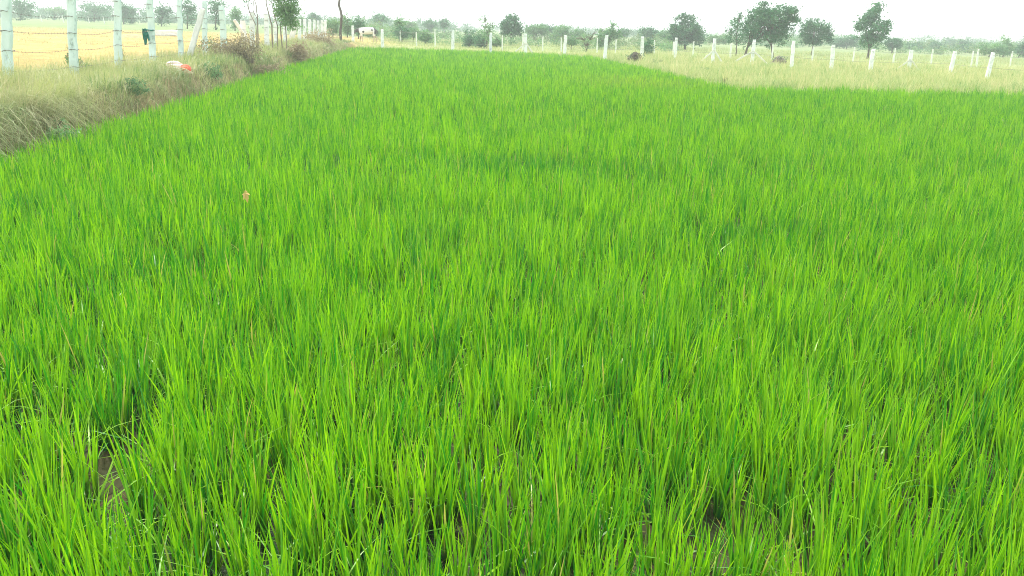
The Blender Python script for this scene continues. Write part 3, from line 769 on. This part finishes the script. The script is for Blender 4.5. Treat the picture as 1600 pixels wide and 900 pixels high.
pbush('blue-green leafy weed on the bank below the third left post', 193, 138, 14.6, 44, 26, mat='leaf_pale', hue=.2, dry=.2, leaf=.022, clumps=60, per=26, twigs=10, cat='weed', name='weed')
pbush('climbing weed around the foot of the second left post', 110, 105, 14.9, 30, 40, mat='leaf_pale', hue=.3, leaf=.022, clumps=60, per=16, twigs=30, bark='bark_pale', depth=.5, cat='weed', name='weed')
pbush('thin weed growing up the side of the third left post', 188, 92, 18.1, 18, 34, mat='leaf_pale', bark='bark_pale', hue=.5, leaf=.02, clumps=26, per=12, twigs=14, depth=.5, cat='weed', name='weed')
pbush('bright yellow-green grassy weed low on the near bank', 66, 175, 10.6, 60, 50, mat='leaf_pale', hue=.9, leaf=.03, clumps=60, per=18, twigs=14, cat='weed', name='weed')
pbush('green weed clump behind the largest brown heap', 322, 74, 29, 34, 26, mat='leaf_pale', hue=.6, dry=.3, leaf=.035, clumps=50, per=20, twigs=14, cat='weed', name='weed')
# right strip
pbush('flat grey-green weed in the pale grass right of the dark brush heap', 1026, 98, 43, 18, 10, mat='leaf', leaf=.05, clumps=30, per=14, twigs=6, cat='weed', name='weed')
pbush('low dark weed in the pale grass left of the braced posts', 1108, 110, 36, 20, 10, mat='leaf', leaf=.045, clumps=24, per=12, twigs=6, cat='weed', name='weed')
pbush('small reddish brown weed at the corner of the right paddy edge', 1138, 125, 29.5, 10, 9, mat='leaf_brown', leaf=.03, hue=.2, clumps=14, per=12, twigs=8, cat='weed', name='weed')

def brush_heap(label, px, py, dist, wpx, hpx, bark='bark'):
    dist = ghit(px, py + 5); bx, by, _ = at(px, py, dist); w, h = wpx * dist / FOC, hpx * dist / FOC
    z = float(ground_z(bx, by)); root = empty('brush_heap', (bx, by, z)); mb = MB()
    for j in range(40):
        a, b_ = RS.uniform(-.5, -.05) * w, RS.uniform(.05, .5) * w; y0 = RS.uniform(-.35, .35); hh = h * RS.uniform(.35, 1.0)
        if RS.rand() < .35: b_ = a + RS.uniform(.1, .3) * w
        p = [(bx + a + (b_ - a) * t, by + y0 + .15 * math.sin(5 * t + j), z - .02 + hh * (math.sin(math.pi * t) ** .6) * (1 - .5 * abs(a + (b_ - a) * t) * 2 / w) + RS.normal(0, .02)) for t in np.linspace(0, 1, 7)]
        mb.tube(p, [.030, .028, .026, .022, .018, .014, .008], 5)
    mb.build('branches', M[bark], root)
    LB = [(np.array([bx + s * w * .25, by, z + h * .45]), w * .28, .35, h * .42) for s in (-1, 0, 1)]
    V, F_, T, _c = leaf_cloud(LB, .045, 26, 10, .15, .25, .1)
    mesh_obj('foliage', V, F_, M['leaf'], root, tint=T)
    return tag(root, label, 'brush heap')
brush_heap('dark arched heap of cut brush on the paddy edge under a white post', 993, 92, 47, 27, 16)
brush_heap('grey fallen branches on the grass left of a white post on the right', 1218, 97, 51, 26, 14, bark='bark_pale')

# ------------------------------------------------------------------ fences
def barbed(mb, pts, r_, barb=0):
    mb.tube(pts, r_, 4, cap=False)
    if barb:
        for a, b_ in zip(pts[:-1], pts[1:]):
            a, b_ = Vector(a), Vector(b_); L = (b_ - a).length; k = int(L / barb)
            for i in range(k):
                p = a.lerp(b_, (i + .5) / k)
                for s in (1, -1):
                    v = Vector((RS.uniform(-.6, .6), RS.uniform(-.6, .6), 1)) * .015
                    mb.tube([p - v * s, p + v * s], r_ * .7, 3, cap=False)
def sag(p, q, s=.02, n=4):
    return [tuple(np.array(p) * (1 - t) + np.array(q) * t - np.array([0, 0, s * 4 * t * (1 - t)])) for t in np.linspace(0, 1, n + 1)]

# left fence, whitewashed stone posts
lf = empty('left_fence_root'); lf.name = 'wire_fence'
left_px = [-140, -70, 8, 112, 182, 238, 281, 320, 350, 394, 417, 431, 445, 468, 476, 484, 491, 497, 503, 508]
left_top = {8: -60, 112: -42, 182: -24, 238: -12, 281: -4, 320: 2, 350: 9, 394: 18, 417: 21, 431: 24, 445: 29, 468: 30, 476: 30, 484: 31, 491: 31, 497: 32, 503: 34, 508: 36}
LP = []
left_dx = {8: -1, 112: -3, 182: 1, 238: -5, 281: -1, 320: -1, 350: -4, 394: 0, 417: -1, 431: -1, 445: 0, 468: 0}
for i, px in enumerate(left_px):
    yb = 125 - (px - 8) * .13 if px < 400 else 70
    dx, dy, _ = ray(px, yb)
    k = dx / dy; Yp = 7.6 / (-k - .1125); Xp = k * Yp
    LP.append((px, Xp, Yp))
lean_rng = random.Random(5)
posts_world = []
for i, (px, Xp, Yp) in enumerate(LP):
    z0 = float(ground_z(Xp, Yp)); d = math.hypot(Xp, Yp)
    tp = at(px + left_dx.get(px, 0), left_top.get(px, -60), d)
    zt = min(max(tp[2], z0 + 1.45), z0 + 2.15)
    kk = (zt - z0) / max(.5, tp[2] - z0)
    lx, ly = (tp[0] - Xp) * kk, (tp[1] - Yp) * kk
    mb = MB(); w = .165 if i < 8 else .22
    mb.slab((Xp, Yp, z0 - .3), (Xp + lx, Yp + ly, zt), w * lean_rng.uniform(.92, 1.12), .11, seg=10, rough=.012, taper=.88, seed=i, side=(1, .1, 0))
    p = mb.build('post', M['stone'] if i < 9 else M['stone_bright'], lf)
    posts_world.append((Xp, Yp, z0, zt, lx, ly))
for wh in (.30, .66, 1.0, 1.34, 1.68):
    mb = MB()
    for a, b_ in zip(posts_world[:-1], posts_world[1:]):
        def wp(q):
            t = min(.97, (wh) / (q[3] - q[2]))
            return (q[0] + q[4] * t + .02, q[1] + q[5] * t - .075, q[2] + (q[3] - q[2]) * t)
        pts = sag(wp(a), wp(b_), .02 + RS.rand() * .05)
        barbed(mb, pts, .0032 if a[1] < 26 else .0045, .14 if a[1] < 22 else 0)
        # binding wire round the post
        x, y, z = wp(a); r_ = .105
        ring = [(a[0] + a[4] * .5 + r_ * math.cos(t), a[1] + a[5] * .5 + r_ * .8 * math.sin(t), z + .01 * math.sin(3 * t)) for t in np.linspace(0, 2 * math.pi, 11)]
        if a[1] < 45: mb.tube(ring, .005, 4, cap=False)
    mb.build('wire', M['wire'], lf)
tag(lf, 'long row of tall whitewashed stone posts with barbed wire along the left bank', 'fence')

def lean_slab(label, pa, pb, dist, w, t=.12, dz=0, name='stone_slab', cat='stone slab', side=(1, 0, 0)):
    """pa foot, pb top as photo points at distance dist"""
    dist = ghit(*pa) if dist is None else dist
    a = at(*pa, dist); b_ = at(*pb, dist - .25); zg = float(ground_z(a[0], a[1])); a[2] = min(a[2], zg) if dz == 0 else a[2]
    root_origin = (a[0], a[1], zg)
    mb = MB(); d = (b_ - a) / np.linalg.norm(b_ - a)
    mb.slab(a - d * .15, b_, w, t, seg=8, rough=.012, taper=.95, seed=int(pa[0]), side=side)
    return tag(mb.build(name, M['stone_white'], origin=root_origin), label, cat)
M['stone_white'] = rough_mat('white_stone', [(.3, (.62, .65, .64)), (.7, (.84, .86, .85))], 4, .9, .25)
lean_slab('long white stone slab leaning steeply between two left posts', (294, 96), (317, 13), None, .17)
lean_slab('short pale slab tilted down to the right behind the brown heap', (389, 66), (366, 31), None, .22)
lean_slab('upright chunky white stone piece behind the tilted short slab', (382, 66), (379, 32), None, .34)
lean_slab('white slab leaning to the right at the start of the crowded posts', (454, 66), (463, 31), None, .34)
# block and slab lying on the ground
def lying(label, px, py, dist, wpx, hpx, mat, name, cat, depth=.4, seed=1):
    dist = ghit(px, py); c = at(px, py, dist); z = float(ground_z(c[0], c[1])); w, h = wpx * dist / FOC, hpx * dist / FOC
    bm = bmesh.new(); bmesh.ops.create_cube(bm, size=1)
    bmesh.ops.subdivide_edges(bm, edges=bm.edges[:], cuts=3, use_grid_fill=True)
    rn = random.Random(seed)
    for v in bm.verts:
        k = 1 - .12 * (abs(v.co.x * 2) ** 4 + abs(v.co.z * 2) ** 4) / 2
        v.co = Vector((v.co.x * w * k + rn.uniform(-1, 1) * .02 * w, v.co.y * depth * k + rn.uniform(-1, 1) * .02, (v.co.z * k + .46) * h + rn.uniform(-1, 1) * .04 * h + .06 * h * math.sin(v.co.x * 5)))
    me = bpy.data.meshes.new(name); bm.to_mesh(me); bm.free(); me.materials.append(mat)
    o_ = bpy.data.objects.new(name, me); scene.collection.objects.link(o_); o_.location = (c[0], c[1], z)
    return tag(o_, label, cat)
lying('flat pale stone lying at the foot of the post with the cloth', 217, 107, 19.8, 26, 11, M['stone_white'], 'flat_stone', 'stone', .35, 4)
lying('long low white slab lying in the dry field behind the left fence', 260, 56, 60, 40, 8, M['stone_white'], 'stone_slab', 'stone slab', .8, 6)

# low soil mound in the stubble
c = at(206, 60, ghit(206, 60)); mv, mf = [], []
for i in range(17):
    for j in range(9):
        u, v_ = i / 16 * 2 - 1, j / 8 * 2 - 1; rr = max(0, 1 - u * u - v_ * v_)
        mv.append((c[0] + u * 1.3, c[1] + v_ * .8, float(ground_z(c[0], c[1])) - .05 + .32 * rr + .05 * RS.rand() * rr))
for i in range(16):
    for j in range(8): mf.append((i * 9 + j, i * 9 + 9 + j, i * 9 + 10 + j, i * 9 + 1 + j))
tag(mesh_obj('soil_mound', mv, mf, M['mud_heap'], smooth=True, origin=tuple(mv[76])), 'low brown mound of soil in the dry field behind the left fence', 'mound')

# front fence on the right and far side
FR = [(552, 40, 70), (598, 46, 72), (707, 48, 76), (767, 52, 79), (822, 53, 79), (882, 55, 81), (945, 55, 88), (1003, 57, 86), (1055, 59, 90), (1114, 60, 95),
      (1175, 62, 96), (1237, 64, 103), (1300, 70, 105), (1360, 77, 107), (1420, 78, 105), (1485, 80, 110), (1543, 82, 118), (1612, 86, 122), (1690, 90, 126)]
leans = {707: 1, 822: -1, 882: 2, 945: 3, 1003: 1, 1055: 2, 1114: 3, 1175: 4, 1237: 3, 1300: 2, 1360: 5, 1420: 5, 1485: 8, 1543: 10, 1612: 9, 1690: 9}
def fence(nm, spec, label, w, zb, lv, wires, mat, leans=leans, thick=.13, braces=(), wr=.006, dmin=0):
    root = empty(nm); PW = []
    for i, (px, t, b_) in enumerate(spec):
        X_, Y_ = hit(px, b_, zb); d = math.hypot(X_, Y_)
        # roll of the photo: foot and head share the column up to a small lean
        z0 = float(ground_z(X_, Y_)); top = at(px + leans.get(px, (px - 800) * .004), t, d)
        zt = min(max(top[2], z0 + 1.15), z0 + 1.85); lx = (top[0] - X_) * (zt - z0) / (top[2] - z0)
        mb = MB(); mb.slab((X_, Y_, z0 - .3), (X_ + lx, Y_ + random.uniform(-.03, .03), zt), w * random.uniform(.85, 1.15), thick, seg=7, rough=.014, taper=.9, seed=i * 7, side=(1, random.uniform(-.2, .2), 0))
        mb.build('post', mat, root); PW.append((X_, Y_, z0, zt, lx, d))
    for (i, x0, y0, x1, y1) in braces:
        p = PW[i]; hh = p[2] + (p[3] - p[2]) * .55
        for (bx, by) in ((x0, y0), (x1, y1)):   # slanted stone props
            if bx is None: continue
            f = at(bx, by, p[5]); f[2] = float(ground_z(f[0], f[1])) - .05
            mb = MB(); mb.slab(tuple(f), (p[0] + p[4] * .5, p[1] - .05, hh), .10, .09, seg=5, rough=.01, taper=.9, seed=int(bx), side=(0, 0, 1))
            mb.build('brace', M['stone_prop'], root)
    for h in wires:
        mb = MB()
        for a, b_ in zip(PW[:-1], PW[1:]):
            f = lambda q: (q[0] + q[4] * h, q[1] - .07, q[2] + (q[3] - q[2]) * h)
            mb.tube(sag(f(a), f(b_), .04, 3), wr, 4, cap=False)
        mb.build('wire', M['wire'], root)
    tag(root, label, 'fence'); return PW
fence('wire_fence', FR, 'thick white stone posts with slab braces crossing behind the paddy to the right', .22, .3, 0, (.45, .9), M['stone_bright'],
      braces=((4, 802, 79, 834, 80), (9, 1090, 94, 1132, 96), (10, 1139, 99, 1204, 97), (14, 1398, 103, 1440, 104)))
BK = [(626, 47, 67), (651, 50, 71), (680, 46, 71), (733, 47, 72), (785, 57, 77), (817, 54, 78), (848, 57, 78), (877, 59, 80), (933, 62, 81), (962, 62, 83), (1022, 66, 83),
      (1052, 66, 88), (1083, 66, 86), (1141, 72, 91), (1206, 75, 94), (1269, 74, 95), (1333, 77, 97), (1396, 78, 99), (1455, 80, 99), (1518, 80, 104), (1526, 77, 104), (1578, 86, 102), (1640, 90, 108)]
fence('wire_fence', BK, 'second row of thin pale posts standing behind the thick white posts', .115, .2, 0, (.9,), M['stone_far'], leans={}, thick=.09, wr=.005)
LFAR = [(-20, 22, 31), (37, 24, 31), (66, 25, 35), (100, 27, 36), (140, 27, 36), (164, 29, 38)]
fence('wire_fence', LFAR, 'sparse thin pale posts far off in the golden field on the left', .13, .5, 0, (.85,), M['stone_far'], leans={}, thick=.10, wr=.005)

# ------------------------------------------------------------------ cloth on the post
def cloth_mat():
    return rough_mat('teal_cloth', [(.3, (.01, .13, .10)), (.7, (.03, .24, .19))], 14, .8, .5)
px, Xp, Yp = LP[5]; q = posts_world[5]
c = np.array([Xp - .045, Yp - .13, 0]); d = math.hypot(Xp, Yp)
zt_, zb_ = at(237, 45, d)[2], at(237, 70, d)[2]
cv, cf = [], []
rows, cols = 15, 12
for tail, (off, wd, ln) in enumerate(((-.03, .10, 1.0), (.055, .07, .72))):
    b0 = len(cv)
    for i in range(rows):
        u = i / (rows - 1); z = zt_ - (zt_ - zb_) * u * ln
        for j in range(cols):
            v_ = j / (cols - 1) - .5; ww = wd * (.55 + .9 * math.sin(math.pi * min(1, u * .8 + .15)) * .8) * (1 - .35 * u)
            cv.append((c[0] + off * (.3 + u) + v_ * ww, c[1] - .02 - .022 * math.cos(v_ * 14 + u * 3) - .03 * (1 - u), z + .01 * math.sin(v_ * 9)))
    for i in range(rows - 1):
        for j in range(cols - 1): cf.append((b0 + i * cols + j, b0 + i * cols + j + 1, b0 + (i + 1) * cols + j + 1, b0 + (i + 1) * cols + j))
kn = MB(); ringz = zt_ - .03
kn.tube([(Xp + .12 * math.cos(t), Yp + .105 * math.sin(t), ringz + .01 * math.sin(2 * t)) for t in np.linspace(0, 2 * math.pi, 13)], .016, 6, cap=False)
b0 = len(cv); cv += [tuple(v) for v in kn.v]; cf += [tuple(k + b0 for k in f) for f in kn.f]
cl = mesh_obj('cloth', cv, cf, cloth_mat(), smooth=True, origin=(Xp, Yp, zb_))
so = cl.modifiers.new('thick', 'SOLIDIFY'); so.thickness = .006
tag(cl, 'dark teal rag knotted round a tall left fence post', 'cloth')

# ------------------------------------------------------------------ sack on the bank
m, n, l = new_mat('sack_weave')
tc = n.new('ShaderNodeTexCoord'); wv = n.new('ShaderNodeTexWave'); wv.wave_type = 'BANDS'; wv.bands_direction = 'Z'; wv.inputs['Scale'].default_value = 5; wv.inputs['Distortion'].default_value = 2.5
l.new(tc.outputs['Object'], wv.inputs[0])
r1 = ramp(n, [(.2, (.62, .42, .36)), (.55, (.80, .74, .70)), (.9, (.82, .80, .78))], wv.outputs[0], l)
pb = n.new('ShaderNodeBsdfPrincipled'); pb.inputs['Roughness'].default_value = .6; l.new(r1.outputs[0], pb.inputs['Base Color'])
o = n.new('ShaderNodeOutputMaterial'); l.new(pb.outputs[0], o.inputs[0]); M['sack'] = m
M['sack_red'] = rough_mat('orange_red_sheet', [(.3, (.55, .06, .03)), (.7, (.75, .18, .09))], 10, .6, .6)
sc_ = at(280, 110, ghit(280, 111, .08)); sz = float(ground_z(sc_[0], sc_[1])) + .19
root = empty('sack', (sc_[0], sc_[1], sz - .16))
def crumple(cx, cz, lx, ly, lz, seed, ang, tail=False):
    V_, F_ = [], []; nu_, nv_ = 18, 22; rn = RS
    for i in range(nu_ + 1):
        u = i / nu_; rr = math.sin(math.pi * max(.02, min(.985, u))) ** .6
        for j in range(nv_):
            a = 2 * math.pi * j / nv_
            f = 1 + .16 * math.sin(3 * a + seed + 4 * u) + .13 * math.sin(6 * a - seed * 2 + 11 * u) + rn.uniform(-.09, .09)
            x = (u - .5) * lx; y = math.cos(a) * ly * rr * f; z = math.sin(a) * lz * rr * f
            X_ = x * math.cos(ang) + z * math.sin(ang); Z_ = -x * math.sin(ang) + z * math.cos(ang)
            V_.append((sc_[0] + cx + X_, sc_[1] + y, sz + cz + Z_))
    for i in range(nu_):
        for j in range(nv_): F_.append((i * nv_ + j, i * nv_ + (j + 1) % nv_, (i + 1) * nv_ + (j + 1) % nv_, (i + 1) * nv_ + j))
    F_.append(tuple(range(nv_))[::-1]); F_.append(tuple(nu_ * nv_ + j for j in range(nv_)))
    return V_, F_
v, f = crumple(-.08, .02, .44, .15, .11, 1.3, R(14)); mesh_obj('sack_body', v, f, M['sack'], root, smooth=True)
v, f = crumple(.16, -.03, .26, .15, .085, 2.7, R(24)); mesh_obj('sack_mouth', v, f, M['sack_red'], root, smooth=True)
mb = MB()
for k in range(4):
    mb.tube([(sc_[0] - .3 + .05 * k, sc_[1] - .17, sz + .10 - .05 * k), (sc_[0], sc_[1] - .20, sz + .03 - .05 * k), (sc_[0] + .22, sc_[1] - .17, sz - .03 - .03 * k), (sc_[0] + .40, sc_[1] - .16, sz - .12)], [.010, .012, .010, .006], 5)
M['straw'] = rough_mat('straw', [(.3, (.60, .52, .34)), (.7, (.76, .68, .46))], 30, .8, .2)
mb.build('straw_strands', M['straw'], root)
tag(root, 'crumpled white plastic sack with an orange red mouth lying on the bank', 'sack')

# ------------------------------------------------------------------ fallen orange leaf on the rice
lx_, ly_ = hit(383, 300, .39); lv, lfc = [], []
for k, (a, L) in enumerate(((0.2, .040), (.9, .028), (2.2, .024), (3.0, .036), (3.9, .026), (5.4, .030), (5.9, .028))):
    ca, sa = math.cos(a), math.sin(a); b0 = len(lv)
    for (u, w_) in ((0, .006), (.4, .016), (.75, .012), (1, .001)):
        h = .375 + .01 * math.sin(k * 2.1) + .04 * u * math.sin(a) - .03 * u * u
        for s in (-1, 1): lv.append((lx_ + L * u * ca - s * w_ * sa, ly_ + L * .5 * u * math.cos(a * 2) + s * w_ * ca * .5, h + L * u * sa * .6 + s * w_ * .5 * ca))
    for i in range(3): lfc.append((b0 + 2 * i, b0 + 2 * i + 1, b0 + 2 * i + 3, b0 + 2 * i + 2))
M['orange_leaf'] = rough_mat('withered_leaf', [(.3, (.50, .33, .09)), (.7, (.66, .48, .20))], 30, .8, .1)
ol = mesh_obj('withered_leaf', lv, lfc, M['orange_leaf'], origin=(lx_, ly_, .38))
ol.modifiers.new('thick', 'SOLIDIFY').thickness = .0015
tag(ol, 'small withered orange yellow leaf cluster caught on the rice tips', 'leaf')

# ------------------------------------------------------------------ cow
def make_cow():
    D = 69.0; c = at(574, 62, D); z0 = float(ground_z(c[0], c[1]))
    K = 1.22 / 1.30
    root = empty('cow', (c[0], c[1], z0))
    # local frame: head to -x
    J = [((.55, 0, .98), .25, .27), ((.20, 0, .95), .28, .31), ((-.20, 0, .93), .29, .31), ((-.50, 0, .97), .24, .27),   # 0-3 trunk rump->withers
         ((-.72, 0, .98), .15, .20), ((-.92, -.02, .93), .11, .14), ((-1.06, -.03, .86), .10, .12), ((-1.14, -.03, .70), .075, .085), ((-1.18, -.03, .58), .055, .06),  # neck, head, muzzle
         ]
    V_ = [j[0] for j in J]; Rr = [(j[1], j[2]) for j in J]; E_ = [(i, i + 1) for i in range(8)]
    def chain(start, pts):
        p = start
        for co, r_ in pts:
            V_.append(co); Rr.append((r_, r_)); E_.append((p, len(V_) - 1)); p = len(V_) - 1
    for s, st_ in ((1, .10), (-1, -.12)):
        chain(0, [((.60, .15 * s, .76), .16), ((.56 + st_ * .3, .17 * s, .58), .095), ((.70 + st_, .17 * s, .36), .055), ((.66 + st_, .17 * s, .12), .040), ((.63 + st_, .17 * s, .02), .050)])
        chain(3, [((-.48, .14 * s, .72), .13), ((-.50 - st_ * .4, .15 * s, .50), .075), ((-.50 - st_, .15 * s, .32), .050), ((-.49 - st_, .15 * s, .11), .038), ((-.51 - st_, .15 * s, .02), .048)])
    chain(0, [((.80, 0, 1.04), .05), ((.88, 0, .86), .030), ((.90, 0, .60), .022), ((.89, 0, .42), .034)])    # tail
    me = bpy.data.meshes.new('body'); me.from_pydata([tuple(np.array(v) * K) for v in V_], E_, []); me.update()
    body = bpy.data.objects.new('body', me); scene.collection.objects.link(body); body.parent = root
    md = body.modifiers.new('skin', 'SKIN')
    for i, sv in enumerate(me.skin_vertices[0].data):
        sv.radius = (Rr[i][0] * K, Rr[i][1] * K); sv.use_root = (i == 1)
    md.use_smooth_shade = True
    ss = body.modifiers.new('sub', 'SUBSURF'); ss.levels = 2; ss.render_levels = 2
    m, n, l = new_mat('cow_hide')
    tc = n.new('ShaderNodeTexCoord'); sp = n.new('ShaderNodeSeparateXYZ'); l.new(tc.outputs['Object'], sp.inputs[0])
    nz = n.new('ShaderNodeTexNoise'); nz.inputs['Scale'].default_value = 2.4; nz.inputs['Detail'].default_value = 2; l.new(tc.outputs['Object'], nz.inputs['Vector'])
    def mth(op, a, b_):
        q = n.new('ShaderNodeMath'); q.operation = op
        for i_, v_ in enumerate((a, b_)):
            if isinstance(v_, (int, float)): q.inputs[i_].default_value = v_
            else: l.new(v_, q.inputs[i_])
        return q.outputs[0]
    wob = mth('MULTIPLY', mth('SUBTRACT', nz.outputs[0], .5), .5)
    xx = mth('ADD', sp.outputs[0], wob)
    head = mth('LESS_THAN', xx, -.62)
    rump = mth('MULTIPLY', mth('GREATER_THAN', xx, .56), mth('GREATER_THAN', sp.outputs[2], .50))
    tail = mth('GREATER_THAN', sp.outputs[0], .78)
    spot = mth('GREATER_THAN', nz.outputs[0], .60)
    up_ = mth('GREATER_THAN', sp.outputs[2], .55)
    dk = mth('MAXIMUM', mth('MAXIMUM', head, rump), mth('MAXIMUM', tail, mth('MULTIPLY', spot, up_)))
    mx = n.new('ShaderNodeMixRGB'); l.new(dk, mx.inputs[0]); mx.inputs[2].default_value = (.045, .045, .04, 1)
    lg = n.new('ShaderNodeMixRGB'); l.new(mth('LESS_THAN', sp.outputs[2], .50), lg.inputs[0]); lg.inputs[1].default_value = (.80, .79, .76, 1); lg.inputs[2].default_value = (.50, .40, .30, 1)
    l.new(lg.outputs[0], mx.inputs[1])
    pb = n.new('ShaderNodeBsdfPrincipled'); pb.inputs['Roughness'].default_value = .75; l.new(mx.outputs[0], pb.inputs['Base Color'])
    o = n.new('ShaderNodeOutputMaterial'); l.new(pb.outputs[0], o.inputs[0]); me.materials.append(m)
    M['horn'] = rough_mat('horn', [(.3, (.35, .32, .26)), (.7, (.5, .47, .38))], 20, .5, .1)
    M['black_hide'] = rough_mat('black_hide', [(.3, (.03, .03, .03)), (.7, (.06, .06, .05))], 20, .8, .1)
    for s in (1, -1):
        mb = MB(); mb.tube([(-.99 * K, .05 * s, .94 * K), (-1.01 * K, .12 * s, 1.02 * K), (-1.02 * K, .13 * s, 1.12 * K)], [.022, .017, .006], 7)
        h_ = mesh_obj('horn', np.array([tuple(v) for v in mb.v]), mb.f, M['horn'], None, True); h_.parent = root; h_.location = (0, 0, 0)
        mb = MB(); mb.tube([(-.96 * K, .07 * s, .90 * K), (-.96 * K, .16 * s, .91 * K), (-.95 * K, .24 * s, .86 * K)], [.018, .042, .012], 7)
        e_ = mesh_obj('ear', np.array([tuple(v) for v in mb.v]), mb.f, M['black_hide'], None, True); e_.parent = root; e_.location = (0, 0, 0)
        mb = MB(); mb.tube([(-1.08 * K, .065 * s, .80 * K), (-1.08 * K, .095 * s, .80 * K)], [.018, .012], 8)
        y_ = mesh_obj('eye', np.array([tuple(v) for v in mb.v]), mb.f, M['black_hide'], None, True); y_.parent = root; y_.location = (0, 0, 0)
    root.rotation_euler = (0, 0, R(6))
    return tag(root, 'white cow with black head, patches and rump grazing beyond the far paddy corner', 'cow')
make_cow()

# ------------------------------------------------------------------ haze
m, n, l = new_mat('haze')
pv = n.new('ShaderNodeVolumePrincipled'); pv.inputs['Color'].default_value = (.90, 1.0, .97, 1); pv.inputs['Density'].default_value = HAZE_DENSITY
pv.inputs['Anisotropy'].default_value = .2
o = n.new('ShaderNodeOutputMaterial'); l.new(pv.outputs[0], o.inputs['Volume'])
bm = bmesh.new(); bmesh.ops.create_cube(bm, size=1)
bmesh.ops.scale(bm, vec=(2700, 1750, 20), verts=bm.verts); bmesh.ops.translate(bm, vec=(0, 790, 8.5), verts=bm.verts)
me = bpy.data.meshes.new('haze'); bm.to_mesh(me); bm.free(); me.materials.append(m)
hz = bpy.data.objects.new('haze', me); scene.collection.objects.link(hz)
tag(hz, kind='stuff')
print('done')
